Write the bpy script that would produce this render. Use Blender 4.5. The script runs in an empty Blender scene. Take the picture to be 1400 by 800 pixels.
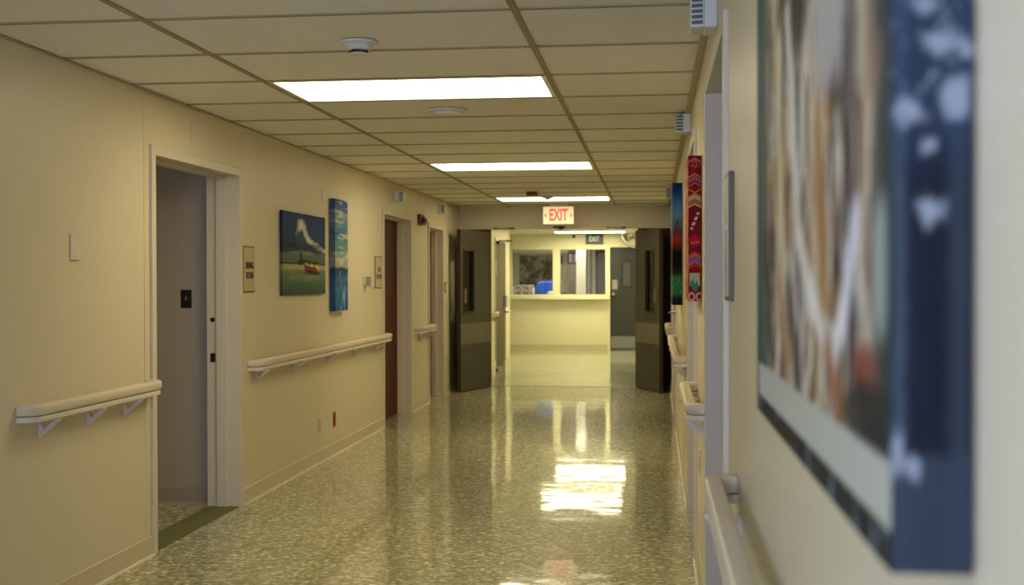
import bpy, bmesh, math, random
import numpy as np
from mathutils import Vector, Matrix
random.seed(4)
C = bpy.context.scene
COL = C.collection
# ------------------------------------------------------------------ helpers
def lin(c):
    c = c/255.0
    return c/12.92 if c <= 0.04045 else ((c+0.055)/1.055)**2.4
def srgb(r, g, b): return (lin(r), lin(g), lin(b), 1.0)

def mat(name, col, rough=.5, metal=0.0, spec=.5, var=0.0, vscale=6.0, bump=0.0, bscale=80.0, emit=None, estr=0.0, coat=0.0):
    m = bpy.data.materials.new(name); m.use_nodes = True
    nt = m.node_tree; b = nt.nodes['Principled BSDF']
    b.inputs['Base Color'].default_value = col
    b.inputs['Roughness'].default_value = rough
    b.inputs['Metallic'].default_value = metal
    b.inputs['Specular IOR Level'].default_value = spec
    if coat:
        b.inputs['Coat Weight'].default_value = coat; b.inputs['Coat Roughness'].default_value = .08
    tc = nt.nodes.new('ShaderNodeTexCoord')
    if var > 0:
        n = nt.nodes.new('ShaderNodeTexNoise'); n.inputs['Scale'].default_value = vscale; n.inputs['Detail'].default_value = 5
        nt.links.new(tc.outputs['Object'], n.inputs['Vector'])
        mx = nt.nodes.new('ShaderNodeMix'); mx.data_type = 'RGBA'
        mx.inputs['A'].default_value = tuple(min(1, c*(1-var)) for c in col[:3])+(1,)
        mx.inputs['B'].default_value = tuple(min(1, c*(1+var)) for c in col[:3])+(1,)
        nt.links.new(n.outputs['Fac'], mx.inputs['Factor'])
        nt.links.new(mx.outputs['Result'], b.inputs['Base Color'])
    if bump > 0:
        n2 = nt.nodes.new('ShaderNodeTexNoise'); n2.inputs['Scale'].default_value = bscale; n2.inputs['Detail'].default_value = 3
        nt.links.new(tc.outputs['Object'], n2.inputs['Vector'])
        bp = nt.nodes.new('ShaderNodeBump'); bp.inputs['Strength'].default_value = bump; bp.inputs['Distance'].default_value = .002
        nt.links.new(n2.outputs['Fac'], bp.inputs['Height']); nt.links.new(bp.outputs['Normal'], b.inputs['Normal'])
    if emit:
        b.inputs['Emission Color'].default_value = emit; b.inputs['Emission Strength'].default_value = estr
    return m

M = {}
M['wall']    = mat('cream_wall_paint', (.76,.675,.46,1), .42, var=.03, vscale=1.2, bump=.15, bscale=60)
M['lobby']   = mat('lobby_wall_paint', (.84,.79,.52,1), .4, var=.03, vscale=1.5, bump=.1)
M['grey_room']= mat('mauve_room_paint', (.50,.44,.39,1), .5, var=.04, vscale=2)
M['office']  = mat('office_wall_paint', (.36,.33,.24,1), .7, var=.05, vscale=2)
M['base']    = mat('cove_base_vinyl', (.68,.585,.38,1), .4, var=.04, vscale=3)
M['toe_shine']     = mat('cove_base_toe_shine', (.95,.90,.72,1), .25)
M['frame']   = mat('frame_enamel', (.74,.67,.51,1), .4, var=.03, vscale=4)
M['tile']    = mat('ceiling_tile', (.95,.92,.84,1), .9, var=.03, vscale=25, bump=.3, bscale=220)
M['tee']     = mat('ceiling_tee', (.40,.33,.18,1), .6)
M['angle']   = mat('wall_angle', (.50,.40,.22,1), .5)
M['rail']    = mat('rail_vinyl', (.76,.66,.50,1), .4, var=.03, vscale=8)
M['strip']   = mat('rail_retainer', (.78,.72,.60,1), .4)
M['bracket'] = mat('bracket_plastic', (.70,.63,.56,1), .45)
M['white']   = mat('white_plastic', (.78,.78,.76,1), .4, var=.02, vscale=20)
M['louver']  = mat('louvre_grey', (.12,.13,.13,1), .5)
M['grey']    = mat('grey_plastic', (.30,.30,.30,1), .45)
M['black']   = mat('black_plastic', (.012,.011,.010,1), .35)
M['red']     = mat('red_enamel', (.17,.012,.012,1), .4)
M['redplate']= mat('red_outlet_plate', (.40,.05,.015,1), .4)
M['lens']    = mat('strobe_lens', (.65,.55,.55,1), .15)
M['ivory']   = mat('ivory_plate', (.66,.60,.46,1), .4)
M['steel']   = mat('brushed_steel', (.55,.54,.50,1), .28, metal=1.0, var=.1, vscale=60)
M['dkframe'] = mat('dark_brown_frame', (.045,.030,.016,1), .75, spec=.15)
M['leaf']    = mat('taupe_door_enamel', (.090,.077,.052,1), .5, spec=.3, var=.06, vscale=3)
M['leafedge']= mat('brown_door_edge', (.055,.038,.022,1), .7, spec=.2)
M['plate']   = mat('bumper_plate', (.175,.152,.105,1), .45, var=.05, vscale=5)
M['bronze']  = mat('dark_bronze', (.035,.028,.018,1), .35, metal=.4)
M['slate']   = mat('slate_door_enamel', (.046,.047,.040,1), .6, spec=.25, var=.04, vscale=3)
M['kick']    = mat('kick_plate_metal', (.26,.24,.20,1), .35, metal=.5)
M['sign']    = mat('sign_tan', (.60,.47,.24,1), .4)
M['signedge']= mat('sign_border', (.13,.09,.035,1), .4)
M['ink']     = mat('sign_ink', (.035,.025,.05,1), .5)
M['paper']   = mat('paper_white', (.80,.80,.82,1), .7)
M['blue']    = mat('royal_blue_fabric', (.02,.13,.90,1), .75, var=.08, vscale=15)
M['maroon']  = mat('maroon_fabric', (.10,.015,.015,1), .8, var=.1, vscale=15)
M['cab']     = mat('cabinet_putty', (.34,.31,.22,1), .5, var=.03, vscale=3)
M['colw']    = mat('column_off_white', (.72,.66,.56,1), .6, var=.02, vscale=3)
M['mirror']  = mat('mirror_silver', (.75,.75,.72,1), .06, metal=1.0)
M['mframe']  = mat('mirror_rim', (.60,.58,.50,1), .25, metal=.8)
M['thresh']  = mat('threshold_olive', (.16,.16,.055,1), .55, spec=.2)
M['crate']   = mat('binder_dark', (.06,.05,.08,1), .5)
M['greenface']= mat('exit_green_face', (.025,.055,.035,1), .35)
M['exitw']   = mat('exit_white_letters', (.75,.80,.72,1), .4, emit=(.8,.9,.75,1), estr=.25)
M['exitbox'] = mat('exit_lit_face', (.8,.72,.5,1), .4, emit=(1,.80,.44,1), estr=.34)
M['exitshell']= mat('exit_shell', (.66,.60,.42,1), .4)
M['exitr']   = mat('exit_red_letters', (.70,.06,.04,1), .4, emit=(1,.10,.05,1), estr=.5)
M['exitdim'] = mat('exit_chevron', (.45,.28,.14,1), .5)

def wood():
    m = bpy.data.materials.new('brown_wood_veneer'); m.use_nodes = True
    nt = m.node_tree; b = nt.nodes['Principled BSDF']
    tc = nt.nodes.new('ShaderNodeTexCoord'); mp = nt.nodes.new('ShaderNodeMapping'); mp.inputs['Scale'].default_value = (12, 12, 1.1)
    n = nt.nodes.new('ShaderNodeTexNoise'); n.inputs['Scale'].default_value = 3; n.inputs['Detail'].default_value = 6
    cr = nt.nodes.new('ShaderNodeValToRGB')
    cr.color_ramp.elements[0].color = (.065, .018, .006, 1); cr.color_ramp.elements[1].color = (.155, .050, .018, 1)
    nt.links.new(tc.outputs['Object'], mp.inputs['Vector']); nt.links.new(mp.outputs['Vector'], n.inputs['Vector'])
    nt.links.new(n.outputs['Fac'], cr.inputs['Fac']); nt.links.new(cr.outputs['Color'], b.inputs['Base Color'])
    b.inputs['Roughness'].default_value = .6; b.inputs['Specular IOR Level'].default_value = .15
    return m
M['wood'] = wood()

def floor_mat(name, a, bcol, c, scale, rough, bumpd):
    m = bpy.data.materials.new(name); m.use_nodes = True
    nt = m.node_tree; b = nt.nodes['Principled BSDF']; L = nt.links.new
    tc = nt.nodes.new('ShaderNodeTexCoord')
    # mottled flecks: warped noise, cut into three tones
    wn = nt.nodes.new('ShaderNodeTexNoise'); wn.inputs['Scale'].default_value = scale*.9; wn.inputs['Detail'].default_value = 2
    mx = nt.nodes.new('ShaderNodeMix'); mx.data_type = 'VECTOR'; mx.inputs['Factor'].default_value = .02
    L(tc.outputs['Object'], wn.inputs['Vector']); L(tc.outputs['Object'], mx.inputs[4]); L(wn.outputs['Color'], mx.inputs[5])
    n = nt.nodes.new('ShaderNodeTexNoise'); n.inputs['Scale'].default_value = scale; n.inputs['Detail'].default_value = 3.5; n.inputs['Roughness'].default_value = .62
    L(mx.outputs[1], n.inputs['Vector'])
    cr = nt.nodes.new('ShaderNodeValToRGB'); e = cr.color_ramp.elements
    e[0].position = .34; e[0].color = a; e[1].position = .66; e[1].color = c
    x = e.new(.47); x.color = bcol; x = e.new(.54); x.color = bcol
    L(n.outputs['Fac'], cr.inputs['Fac'])
    L(cr.outputs['Color'], b.inputs['Base Color'])
    b.inputs['Roughness'].default_value = .45
    b.inputs['Specular IOR Level'].default_value = .3
    b.inputs['Coat Weight'].default_value = 1.0; b.inputs['Coat Roughness'].default_value = rough; b.inputs['Coat IOR'].default_value = 1.5
    wv = nt.nodes.new('ShaderNodeTexNoise'); wv.inputs['Scale'].default_value = 4.2; wv.inputs['Detail'].default_value = 1.5
    bp = nt.nodes.new('ShaderNodeBump'); bp.inputs['Strength'].default_value = 1.0; bp.inputs['Distance'].default_value = bumpd
    L(tc.outputs['Object'], wv.inputs['Vector']); L(wv.outputs['Fac'], bp.inputs['Height']); L(bp.outputs['Normal'], b.inputs['Coat Normal'])
    return m
M['floor'] = floor_mat('waxed_mottled_vinyl', (.15,.14,.058,1), (.42,.40,.20,1), (1.0,.98,.68,1), 37, .06, .0018)
M['lobfloor'] = floor_mat('waxed_pale_vinyl', (.50,.49,.32,1), (.58,.57,.38,1), (.66,.65,.46,1), 40, .05, .0008)

def glass_mat():
    m = bpy.data.materials.new('window_glass'); m.use_nodes = True
    nt = m.node_tree; nt.nodes.clear(); L = nt.links.new
    o = nt.nodes.new('ShaderNodeOutputMaterial'); t = nt.nodes.new('ShaderNodeBsdfTransparent'); g = nt.nodes.new('ShaderNodeBsdfGlossy')
    t.inputs['Color'].default_value = (.93,.95,.93,1); g.inputs['Roughness'].default_value = .03
    f = nt.nodes.new('ShaderNodeFresnel'); f.inputs['IOR'].default_value = 1.45; mx = nt.nodes.new('ShaderNodeMixShader')
    L(f.outputs['Fac'], mx.inputs['Fac']); L(t.outputs['BSDF'], mx.inputs[1]); L(g.outputs['BSDF'], mx.inputs[2]); L(mx.outputs['Shader'], o.inputs['Surface'])
    return m
M['glass'] = glass_mat()
M['darkglass'] = mat('dark_wired_glass', (.035,.022,.022,1), .12, spec=.5)

def lamp_mat(name, col, s):
    m = bpy.data.materials.new(name); m.use_nodes = True
    b = m.node_tree.nodes['Principled BSDF']
    b.inputs['Base Color'].default_value = (.8,.8,.8,1); b.inputs['Emission Color'].default_value = col; b.inputs['Emission Strength'].default_value = s
    return m
M['lamp'] = lamp_mat('prismatic_diffuser', (1,.86,.56,1), 7.0)
M['lamplob'] = lamp_mat('lobby_diffuser', (1,.95,.66,1), 7.0)
M['lampoff'] = lamp_mat('office_diffuser', (1,.95,.85,1), 13.0)
M['fillside'] = lamp_mat('side_room_fill', (.95,.88,.90,1), 1.0)

def paint_mat(name, rough, coat=0.0):
    m = bpy.data.materials.new(name); m.use_nodes = True
    nt = m.node_tree; b = nt.nodes['Principled BSDF']; L = nt.links.new
    a = nt.nodes.new('ShaderNodeAttribute'); a.attribute_name = 'Col'
    L(a.outputs['Color'], b.inputs['Base Color']); b.inputs['Roughness'].default_value = rough; b.inputs['Specular IOR Level'].default_value = .2
    tc = nt.nodes.new('ShaderNodeTexCoord'); n = nt.nodes.new('ShaderNodeTexNoise'); n.inputs['Scale'].default_value = 70; n.inputs['Detail'].default_value = 4
    bp = nt.nodes.new('ShaderNodeBump'); bp.inputs['Strength'].default_value = .35; bp.inputs['Distance'].default_value = .002
    L(tc.outputs['Object'], n.inputs['Vector']); L(n.outputs['Fac'], bp.inputs['Height']); L(bp.outputs['Normal'], b.inputs['Normal'])
    if coat: b.inputs['Coat Weight'].default_value = coat; b.inputs['Coat Roughness'].default_value = .12
    return m
M['paint'] = paint_mat('painted_canvas', .7)
M['gloss'] = paint_mat('varnished_canvas', .6)

def put(name, me, m, parent=None, smooth=False, bevel=0.0, loc=None):
    o = bpy.data.objects.new(name, me); COL.objects.link(o)
    if m is not None: me.materials.append(m)
    if smooth:
        for p in me.polygons: p.use_smooth = True
    if bevel > 0:
        md = o.modifiers.new('Bevel', 'BEVEL'); md.width = bevel; md.segments = 2; md.limit_method = 'ANGLE'; md.angle_limit = math.radians(40)
    if parent is not None: o.parent = parent
    return o

class MB:
    """collects shapes in world coordinates; build() links them as ONE mesh object, local to its parent's origin"""
    def __init__(s): s.v = []; s.f = []
    def add(s, vs, fs):
        n = len(s.v); s.v += [Vector(v) for v in vs]; s.f += [[i+n for i in f] for f in fs]; return s
    def box(s, x0, x1, y0, y1, z0, z1):
        x0, x1 = sorted((x0, x1)); y0, y1 = sorted((y0, y1)); z0, z1 = sorted((z0, z1))
        return s.add([(x0,y0,z0),(x1,y0,z0),(x1,y1,z0),(x0,y1,z0),(x0,y0,z1),(x1,y0,z1),(x1,y1,z1),(x0,y1,z1)],
                     [(0,3,2,1),(4,5,6,7),(0,1,5,4),(1,2,6,5),(2,3,7,6),(3,0,4,7)])
    def prism(s, pts, axis, a0, a1):
        """extrude 2-D polygon pts; axis 'x': pts=(y,z); 'y': pts=(x,z); 'z': pts=(x,y)"""
        def P(p, a): return {'x': (a,p[0],p[1]), 'y': (p[0],a,p[1]), 'z': (p[0],p[1],a)}[axis]
        n = len(pts); vs = [P(p,a0) for p in pts]+[P(p,a1) for p in pts]
        fs = [tuple(range(n)), tuple(range(2*n-1, n-1, -1))]+[(i, i+n, (i+1)%n+n, (i+1)%n) for i in range(n)]
        return s.add(vs, fs)
    def lathe(s, prof, cen, axis='z', seg=32):
        vs = []; fs = []
        for (r, h) in prof:
            for k in range(seg):
                a = 2*math.pi*k/seg; c, q = r*math.cos(a), r*math.sin(a)
                p = {'z': (c,q,h), 'x': (h,c,q), 'y': (c,h,q)}[axis]
                vs.append((cen[0]+p[0], cen[1]+p[1], cen[2]+p[2]))
        n = len(prof)
        for j in range(n-1):
            for k in range(seg):
                fs.append((j*seg+k, j*seg+(k+1)%seg, (j+1)*seg+(k+1)%seg, (j+1)*seg+k))
        fs.append(tuple(range(seg))); fs.append(tuple((n-1)*seg+k for k in range(seg)))
        return s.add(vs, fs)
    def tube(s, pts, r, seg=10):
        pts = [Vector(p) for p in pts]; vs = []; fs = []
        for i, p in enumerate(pts):
            t = (pts[min(i+1, len(pts)-1)]-pts[max(i-1, 0)]).normalized()
            up = Vector((0,0,1)) if abs(t.z) < .9 else Vector((1,0,0))
            a = t.cross(up).normalized(); b = a.cross(t)
            for k in range(seg):
                q = 2*math.pi*k/seg; vs.append(p+a*r*math.cos(q)+b*r*math.sin(q))
        for i in range(len(pts)-1):
            for k in range(seg): fs.append((i*seg+k, i*seg+(k+1)%seg, (i+1)*seg+(k+1)%seg, (i+1)*seg+k))
        fs.append(tuple(range(seg))); fs.append(tuple((len(pts)-1)*seg+k for k in range(seg)))
        return s.add(vs, fs)
    def torus(s, cen, R, r, axis='y', seg=40, sub=10):
        vs = []; fs = []
        for i in range(seg):
            a = 2*math.pi*i/seg
            for j in range(sub):
                b = 2*math.pi*j/sub; rr = R+r*math.cos(b); h = r*math.sin(b)
                p = (rr*math.cos(a), h, rr*math.sin(a)) if axis == 'y' else (rr*math.cos(a), rr*math.sin(a), h)
                vs.append((cen[0]+p[0], cen[1]+p[1], cen[2]+p[2]))
        for i in range(seg):
            for j in range(sub):
                fs.append((i*sub+j, ((i+1)%seg)*sub+j, ((i+1)%seg)*sub+(j+1)%sub, i*sub+(j+1)%sub))
        return s.add(vs, fs)
    def xf(s, mtx):
        s.v = [mtx @ v for v in s.v]; return s
    def build(s, name, m, parent=None, bevel=0.0, smooth=False, origin=None):
        off = Vector((0,0,0)); p = parent
        while p is not None: off += p.location; p = p.parent
        if parent is None and origin is not None: off = Vector(origin)
        me = bpy.data.meshes.new(name); me.from_pydata([tuple(v-off) for v in s.v], [], s.f)
        bm = bmesh.new(); bm.from_mesh(me); bmesh.ops.recalc_face_normals(bm, faces=bm.faces); bm.to_mesh(me); bm.free()
        o = put(name, me, m, parent, smooth, bevel)
        if parent is None and origin is not None: o.location = origin
        return o

def root(name, loc, label=None, cat=None, group=None, kind=None):
    o = bpy.data.objects.new(name, None); COL.objects.link(o); o.location = loc; o.empty_display_size = .05
    return tag(o, label, cat, group, kind)
def tag(o, label=None, cat=None, group=None, kind=None):
    if label: o['label'] = label
    if cat: o['category'] = cat
    if group: o['group'] = group
    if kind: o['kind'] = kind
    return o
def struct(o, label=None): o['kind'] = 'structure'; return o

def text_mesh(body, size, cx, cz, plane, at, depth=.002, sx=1.0, parent=None, m=None, name='lettering', bold=.004):
    """lettering standing on a wall; plane 'y': reads along +X seen from -Y; plane 'xl': on left wall seen from +X; plane 'xr': on right wall seen from -X"""
    cu = bpy.data.curves.new(name, 'FONT'); cu.body = body; cu.size = size; cu.align_x = 'CENTER'; cu.align_y = 'CENTER'; cu.extrude = depth/2; cu.offset = size*bold
    cu.space_line = .95
    to = bpy.data.objects.new('t', cu); COL.objects.link(to)
    bpy.context.view_layer.update()
    me = bpy.data.meshes.new_from_object(to.evaluated_get(bpy.context.evaluated_depsgraph_get()))
    bpy.data.objects.remove(to)
    off = Vector((0,0,0)); p = parent
    while p is not None: off += p.location; p = p.parent
    for v in me.vertices:
        x, y, z = v.co; x *= sx
        if plane == 'y': w = Vector((cx+x, at-z, cz+y))
        elif plane == 'xl': w = Vector((at+z, cx+x, cz+y))
        else: w = Vector((at-z, cx-x, cz+y))
        v.co = w-off
    return put(name, me, m, parent)

# ------------------------------------------------------------------ key dimensions (metres)
XL, XR, H = -2.52, .21, 2.337
T = .6828; GX = (-1.8537, -.4882); Y0 = 4.2117
YB, YE = -1.9, 15.5       # back end of the corridor, bulkhead
LY = 23.85                # lobby's far wall
LH = 2.30
WT = .20

# ------------------------------------------------------------------ shell
def wall_x(name, x0, x1, y0, y1, z1, holes, m):
    """wall slab along Y with door holes (ya, yb, ztop)"""
    mb = MB(); y = y0
    for (a, b, zt) in sorted(holes):
        mb.box(x0, x1, y, a, 0, z1); mb.box(x0, x1, a, b, zt, z1); y = b
    mb.box(x0, x1, y, y1, 0, z1)
    return struct(mb.build(name, m))
# frame outer edges
D1 = (5.79, 7.13, 2.07); D2 = (10.99, 12.33, 2.055); D3 = (13.27, 14.25, 2.03)
RA = (3.46, 4.75, 2.15); RB = (5.95, 7.26, 2.13); RC = (11.12, 12.42, 2.07)
g = .004
wall_x('wall_left', XL-WT, XL, 0, YE+.12, H, [(a-g, b+g, z+g) for a, b, z in (D1, D2, D3)], M['wall'])
struct(MB().box(XL-WT, XL, YB, -1.75, 0, H).box(XL-WT, XL, -.25, -.0001, 0, H).box(XL-WT, XL, -1.75, -.25, 0, .75).box(XL-WT, XL, -1.75, -.25, 2.15, H).build('wall_left_window', M['wall']))
wall_x('wall_right', XR, XR+WT, YB, YE+.12, H, [(a-g, b+g, z+g) for a, b, z in (RA, RB, RC)], M['wall'])
struct(MB().box(XL-2.6, XR+.7, YB-.2, YE+.06, -.1, 0).build('floor', M['floor']))
struct(MB().box(-6.0, XR+.7, YE+.06, LY+4.2, -.1, 0).build('floor_lobby', M['lobfloor']))
struct(MB().box(-2.13, -.2, YE+.04, YE+.075, 0, .003).build('trim_threshold', M['thresh']))
# end of the corridor behind the camera; both windows there are unseen, added to steer daylight in
wy0, wy1, wz0_, wz1_ = -1.75, -.25, .75, 2.15
mb = MB(); bx0, bx1, bz0, bz1 = -1.15, .0, .8, 2.15
mb.box(XL-WT, bx0, YB-.15, YB, 0, H); mb.box(bx1, XR+WT, YB-.15, YB, 0, H); mb.box(bx0, bx1, YB-.15, YB, 0, bz0); mb.box(bx0, bx1, YB-.15, YB, bz1, H)
struct(mb.build('wall_back', M['wall']))
w = struct(root('added_window_3', ((bx0+bx1)/2, YB, bz0)))
mb = MB()
for a, b, c, d in ((bx0, bx0+.05, bz0, bz1), (bx1-.05, bx1, bz0, bz1), (bx0+.05, bx1-.05, bz0, bz0+.05), (bx0+.05, bx1-.05, bz1-.05, bz1)): mb.box(a, b, YB-.12, YB-.06, c, d)
mb.build('window_frame', M['frame'], w)
w = root('added_window_1', (XL, (wy0+wy1)/2, wz0_)); struct(w)
mb = MB()
for a, b, c, d in ((wy0, wy0+.05, wz0_, wz1_), (wy1-.05, wy1, wz0_, wz1_), (wy0, wy1, wz0_, wz0_+.05), (wy0, wy1, wz1_-.05, wz1_), (-1.025, -.985, wz0_, wz1_)):
    mb.box(XL-.12, XL-.06, a, b, c, d)
mb.build('window_frame', M['frame'], w)
# bulkhead over the double doors, and the pilasters the leaves hang from
mb = MB(); mb.box(XL, XR, YE, YE+.12, 2.045, H)
struct(mb.build('wall_bulkhead', M['wall']))
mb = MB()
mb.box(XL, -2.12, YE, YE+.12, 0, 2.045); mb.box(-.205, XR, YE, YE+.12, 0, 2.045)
struct(mb.build('trim_double_door_frame', M['dkframe'], bevel=.004))  # returns beside the opening, one even dark brown

# ceiling: panels in an exposed grid, with openings for the light fixtures
lit = [2, 8, 14]
xs = [XL, GX[0], GX[1], XR]
kmin = int(math.floor((YB-Y0)/T)); tiles = MB(); tees = MB()
tw = .012
k = kmin
while True:
    a = max(YB, Y0+k*T); b = min(YE, Y0+(k+1)*T)
    if a >= YE: break
    for i in range(3):
        if i == 1 and k in lit: continue
        tiles.box(xs[i]+(tw if i else 0), xs[i+1]-(tw if i < 2 else 0), a+tw*.6, b-tw*.6, H+.003, H+.02)
    if a > YB: tees.box(XL, XR, a-tw, a+tw, H-.002, H+.01)
    k += 1
for x in GX: tees.box(x-tw, x+tw, YB, YE, H-.004, H+.012)
struct(tiles.build('ceiling', M['tile']))
struct(tees.build('trim_ceiling_grid', M['tee']))
struct(MB().box(XL-WT, XR+WT, YB-.15, YE+.12, H+.12, H+.2).build('ceiling_deck', M['tile']))
mb = MB(); mb.box(XL-.05, XL, YB, YE, H, H+.12); mb.box(XR, XR+.05, YB, YE, H, H+.12)
mb.box(XL, XR, YE, YE+.12, H, H+.12); mb.box(XL, XR, YB-.15, YB, H, H+.12)
struct(mb.build('wall_above_ceiling', M['tile']))
struct(MB().box(XL, XL+.014, YB, YE, H-.006, H-.001).build('trim_wall_angle_left', M['angle']))
struct(MB().box(XR-.03, XR, YB, YE, H-.016, H-.005).build('trim_wall_angle_right', M['angle']))

def fixture(x0, x1, y0, y1, z, m, label, group='recessed troffer lights'):
    r = root('ceiling_light', ((x0+x1)/2, (y0+y1)/2, z), label, 'ceiling light', None)
    f = MB(); t = .022
    a, b, c, d = x0+.014, x1-.014, y0+.014, y1-.014
    f.box(a, b, c, c+t, z, z+.05); f.box(a, b, d-t, d, z, z+.05); f.box(a, a+t, c+t, d-t, z, z+.05); f.box(b-t, b, c+t, d-t, z, z+.05)
    f.box(a, b, c, d, z+.05, z+.06)
    f.build('fixture_frame', M['white'], r)
    MB().box(a+t, b-t, c+t, d-t, z+.012, z+.018).build('diffuser', m, r)
    return r
labs = {2: 'large bright rectangular ceiling light nearest the viewer, between smoke detector and round ceiling disc',
        8: 'bright rectangular ceiling light midway down the corridor', 14: 'bright ceiling light just in front of the red EXIT sign'}
for k in lit:
    fixture(GX[0], GX[1], Y0+k*T, Y0+(k+1)*T, H-.002, M['lamp'], labs[k])

# ------------------------------------------------------------------ baseboards
def base(name, s, W, segs):
    mb = MB(); toe_shine = MB()
    for a, b in segs:
        mb.prism([(W, 0), (W+s*.012, 0), (W+s*.008, .012), (W+s*.006, .095), (W+s*.003, .1), (W, .1)], 'y', a, b)
        toe_shine.box(W+s*.012, W+s*.022, a, b, 0, .009)  # pale toe strip: shine of the waxed floor edge put into colour
    o = struct(mb.build(name, M['base'])); t = toe_shine.build('base_toe_shine', M['toe_shine'], o)
base('baseboard_left', 1, XL, [(YB, D1[0]-.002), (D1[1]+.002, D2[0]-.002), (D2[1]+.002, D3[0]-.002), (D3[1]+.002, YE)])
base('baseboard_right', -1, XR, [(YB, RA[0]-.002), (RA[1]+.002, RB[0]-.002), (RB[1]+.002, RC[0]-.002), (RC[1]+.002, YE)])

# ------------------------------------------------------------------ door frames
def door_frame(num, s, W, D, leaf=None):
    """pressed metal frame around an opening; s=+1 left wall, -1 right wall; W wall plane"""
    a, b, zt = D; r = struct(root('door_%d' % num, (W, (a+b)/2, 0))); fw = .05
    mb = MB(); o = W+s*.015; i = W-s*WT
    mb.box(o, i, a, a+fw, 0, zt); mb.box(o, i, b-fw, b, 0, zt); mb.box(o, i, a+fw, b-fw, zt-fw, zt)
    mb.box(W-s*.07, W-s*.135, a+fw, a+fw+.016, 0, zt-fw); mb.box(W-s*.07, W-s*.135, b-fw-.016, b-fw, 0, zt-fw)
    mb.box(W-s*.07, W-s*.135, a+fw+.016, b-fw-.016, zt-fw-.016, zt-fw)
    mb.build('door_frame', M['frame'], r, bevel=.003)
    if leaf:
        x0 = W-s*.095; x1 = W-s*.14
        MB().box(W-s*.136, W-s*.18, a+fw+.003, b-fw-.003, .008, zt-fw-.003).build('door_leaf', M['wood'], r, bevel=.002)
    return r
door_frame(1, 1, XL, D1)
d2 = door_frame(2, 1, XL, D2, True)
d3 = door_frame(3, 1, XL, D3, True)
dA = door_frame(4, -1, XR, RA, True)
dB = door_frame(5, -1, XR, RB, True)
dC = door_frame(6, -1, XR, RC, True)
def lever(parent, s, W, y, z, dirn, out=.06):
    """rosette and lever on a leaf whose face is at W-s*.136"""
    f = W-s*.136; mb = MB()
    mb.lathe([(.026, 0), (.026, s*.008), (.012, s*.012), (.011, s*out)], (f, y, z), 'x', 20)
    mb.tube([(f+s*out, y, z), (f+s*(out+.004), y+dirn*.05, z+.002), (f+s*(out+.002), y+dirn*.11, z-.002)], .009)
    mb.build('lever_handle', M['steel'], parent, smooth=True)['label'] = 'silver lever handle'
lever(d3, 1, XL, 13.40, 1.06, 1, .10)
lever(d2, 1, XL, 11.13, 1.02, 1)
lever(dC, -1, XR, 12.28, 1.05, -1, .19)
lever(dB, -1, XR, 6.10, 1.02, 1); lever(dA, -1, XR, 3.62, 1.02, 1)
# the open doorway: strike plates in the far jamb, threshold strip, side room
j = bpy.data.objects['door_1']
MB().box(XL-.176, XL-.146, D1[1]-.055, D1[1]-.0495, .885, .94).build('strike_plate', M['black'], j, bevel=.001)
MB().lathe([(.014, 0), (.014, -.004)], (XL-.162, D1[1]-.05, 1.145), 'y', 20).build('deadbolt_hole', M['black'], j)
struct(MB().box(XL-.19, XL-.005, D1[0]+.05, D1[1]-.05, .0005, .004).build('trim_door_threshold', M['thresh']))
RX0, RX1, RY0, RY1, RH = -5.0, XL-WT, 4.4, 7.16, 2.5
mb = MB(); mb.box(RX0, RX1, RY1, RY1+.1, 0, RH); struct(mb.build('wall_side_room_far', M['grey_room']))
mb = MB(); mb.box(RX0, RX1, RY0-.1, RY0, 0, RH); mb.box(RX0-.1, RX0, RY0-.1, RY1+.1, 0, RH); struct(mb.build('wall_side_room_left', M['grey_room']))
struct(MB().box(RX0-.1, RX1, RY0-.1, RY1+.1, RH, RH+.08).build('ceiling_side_room', M['tile']))
struct(MB().prism([(RY1, 0), (RY1-.012, 0), (RY1-.006, .012), (RY1-.005, .1), (RY1, .1)], 'x', RX0, RX1-.002).build('baseboard_side_room', mat('mauve_base', (.44,.36,.29,1), .5)))
fixture(-4.6, -3.3, 4.9, 5.5, RH-.012, M['fillside'], 'added unseen fill light in the side room')  # out of view, added to brighten the side room
# closed space behind the closed doors is backed by solid wall
mb = MB()
for (a, b, z) in (D2, D3): mb.box(XL-WT-.04, XL-WT-.001, a, b, 0, z)
for (a, b, z) in (RA, RB, RC): mb.box(XR+WT+.001, XR+WT+.04, a, b, 0, z)
struct(mb.build('wall_door_backing', M['black']))
struct(MB().box(XL+.0, XL+.003, 5.72, 5.727, .105, H-.01).build('trim_wall_seam', M['wall']))

# black light switch in the side room
r = root('light_switch', (-2.88, RY1, 1.27), 'black light switch plate on the mauve wall inside the open doorway', 'switch')
MB().box(-2.915, -2.845, RY1-.006, RY1, 1.215, 1.328).build('wall_plate', M['black'], r, bevel=.003)
MB().prism([(RY1-.006, 1.262), (RY1-.018, 1.285), (RY1-.006, 1.285)], 'x', -2.885, -2.875).build('toggle', M['grey'], r)

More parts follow.
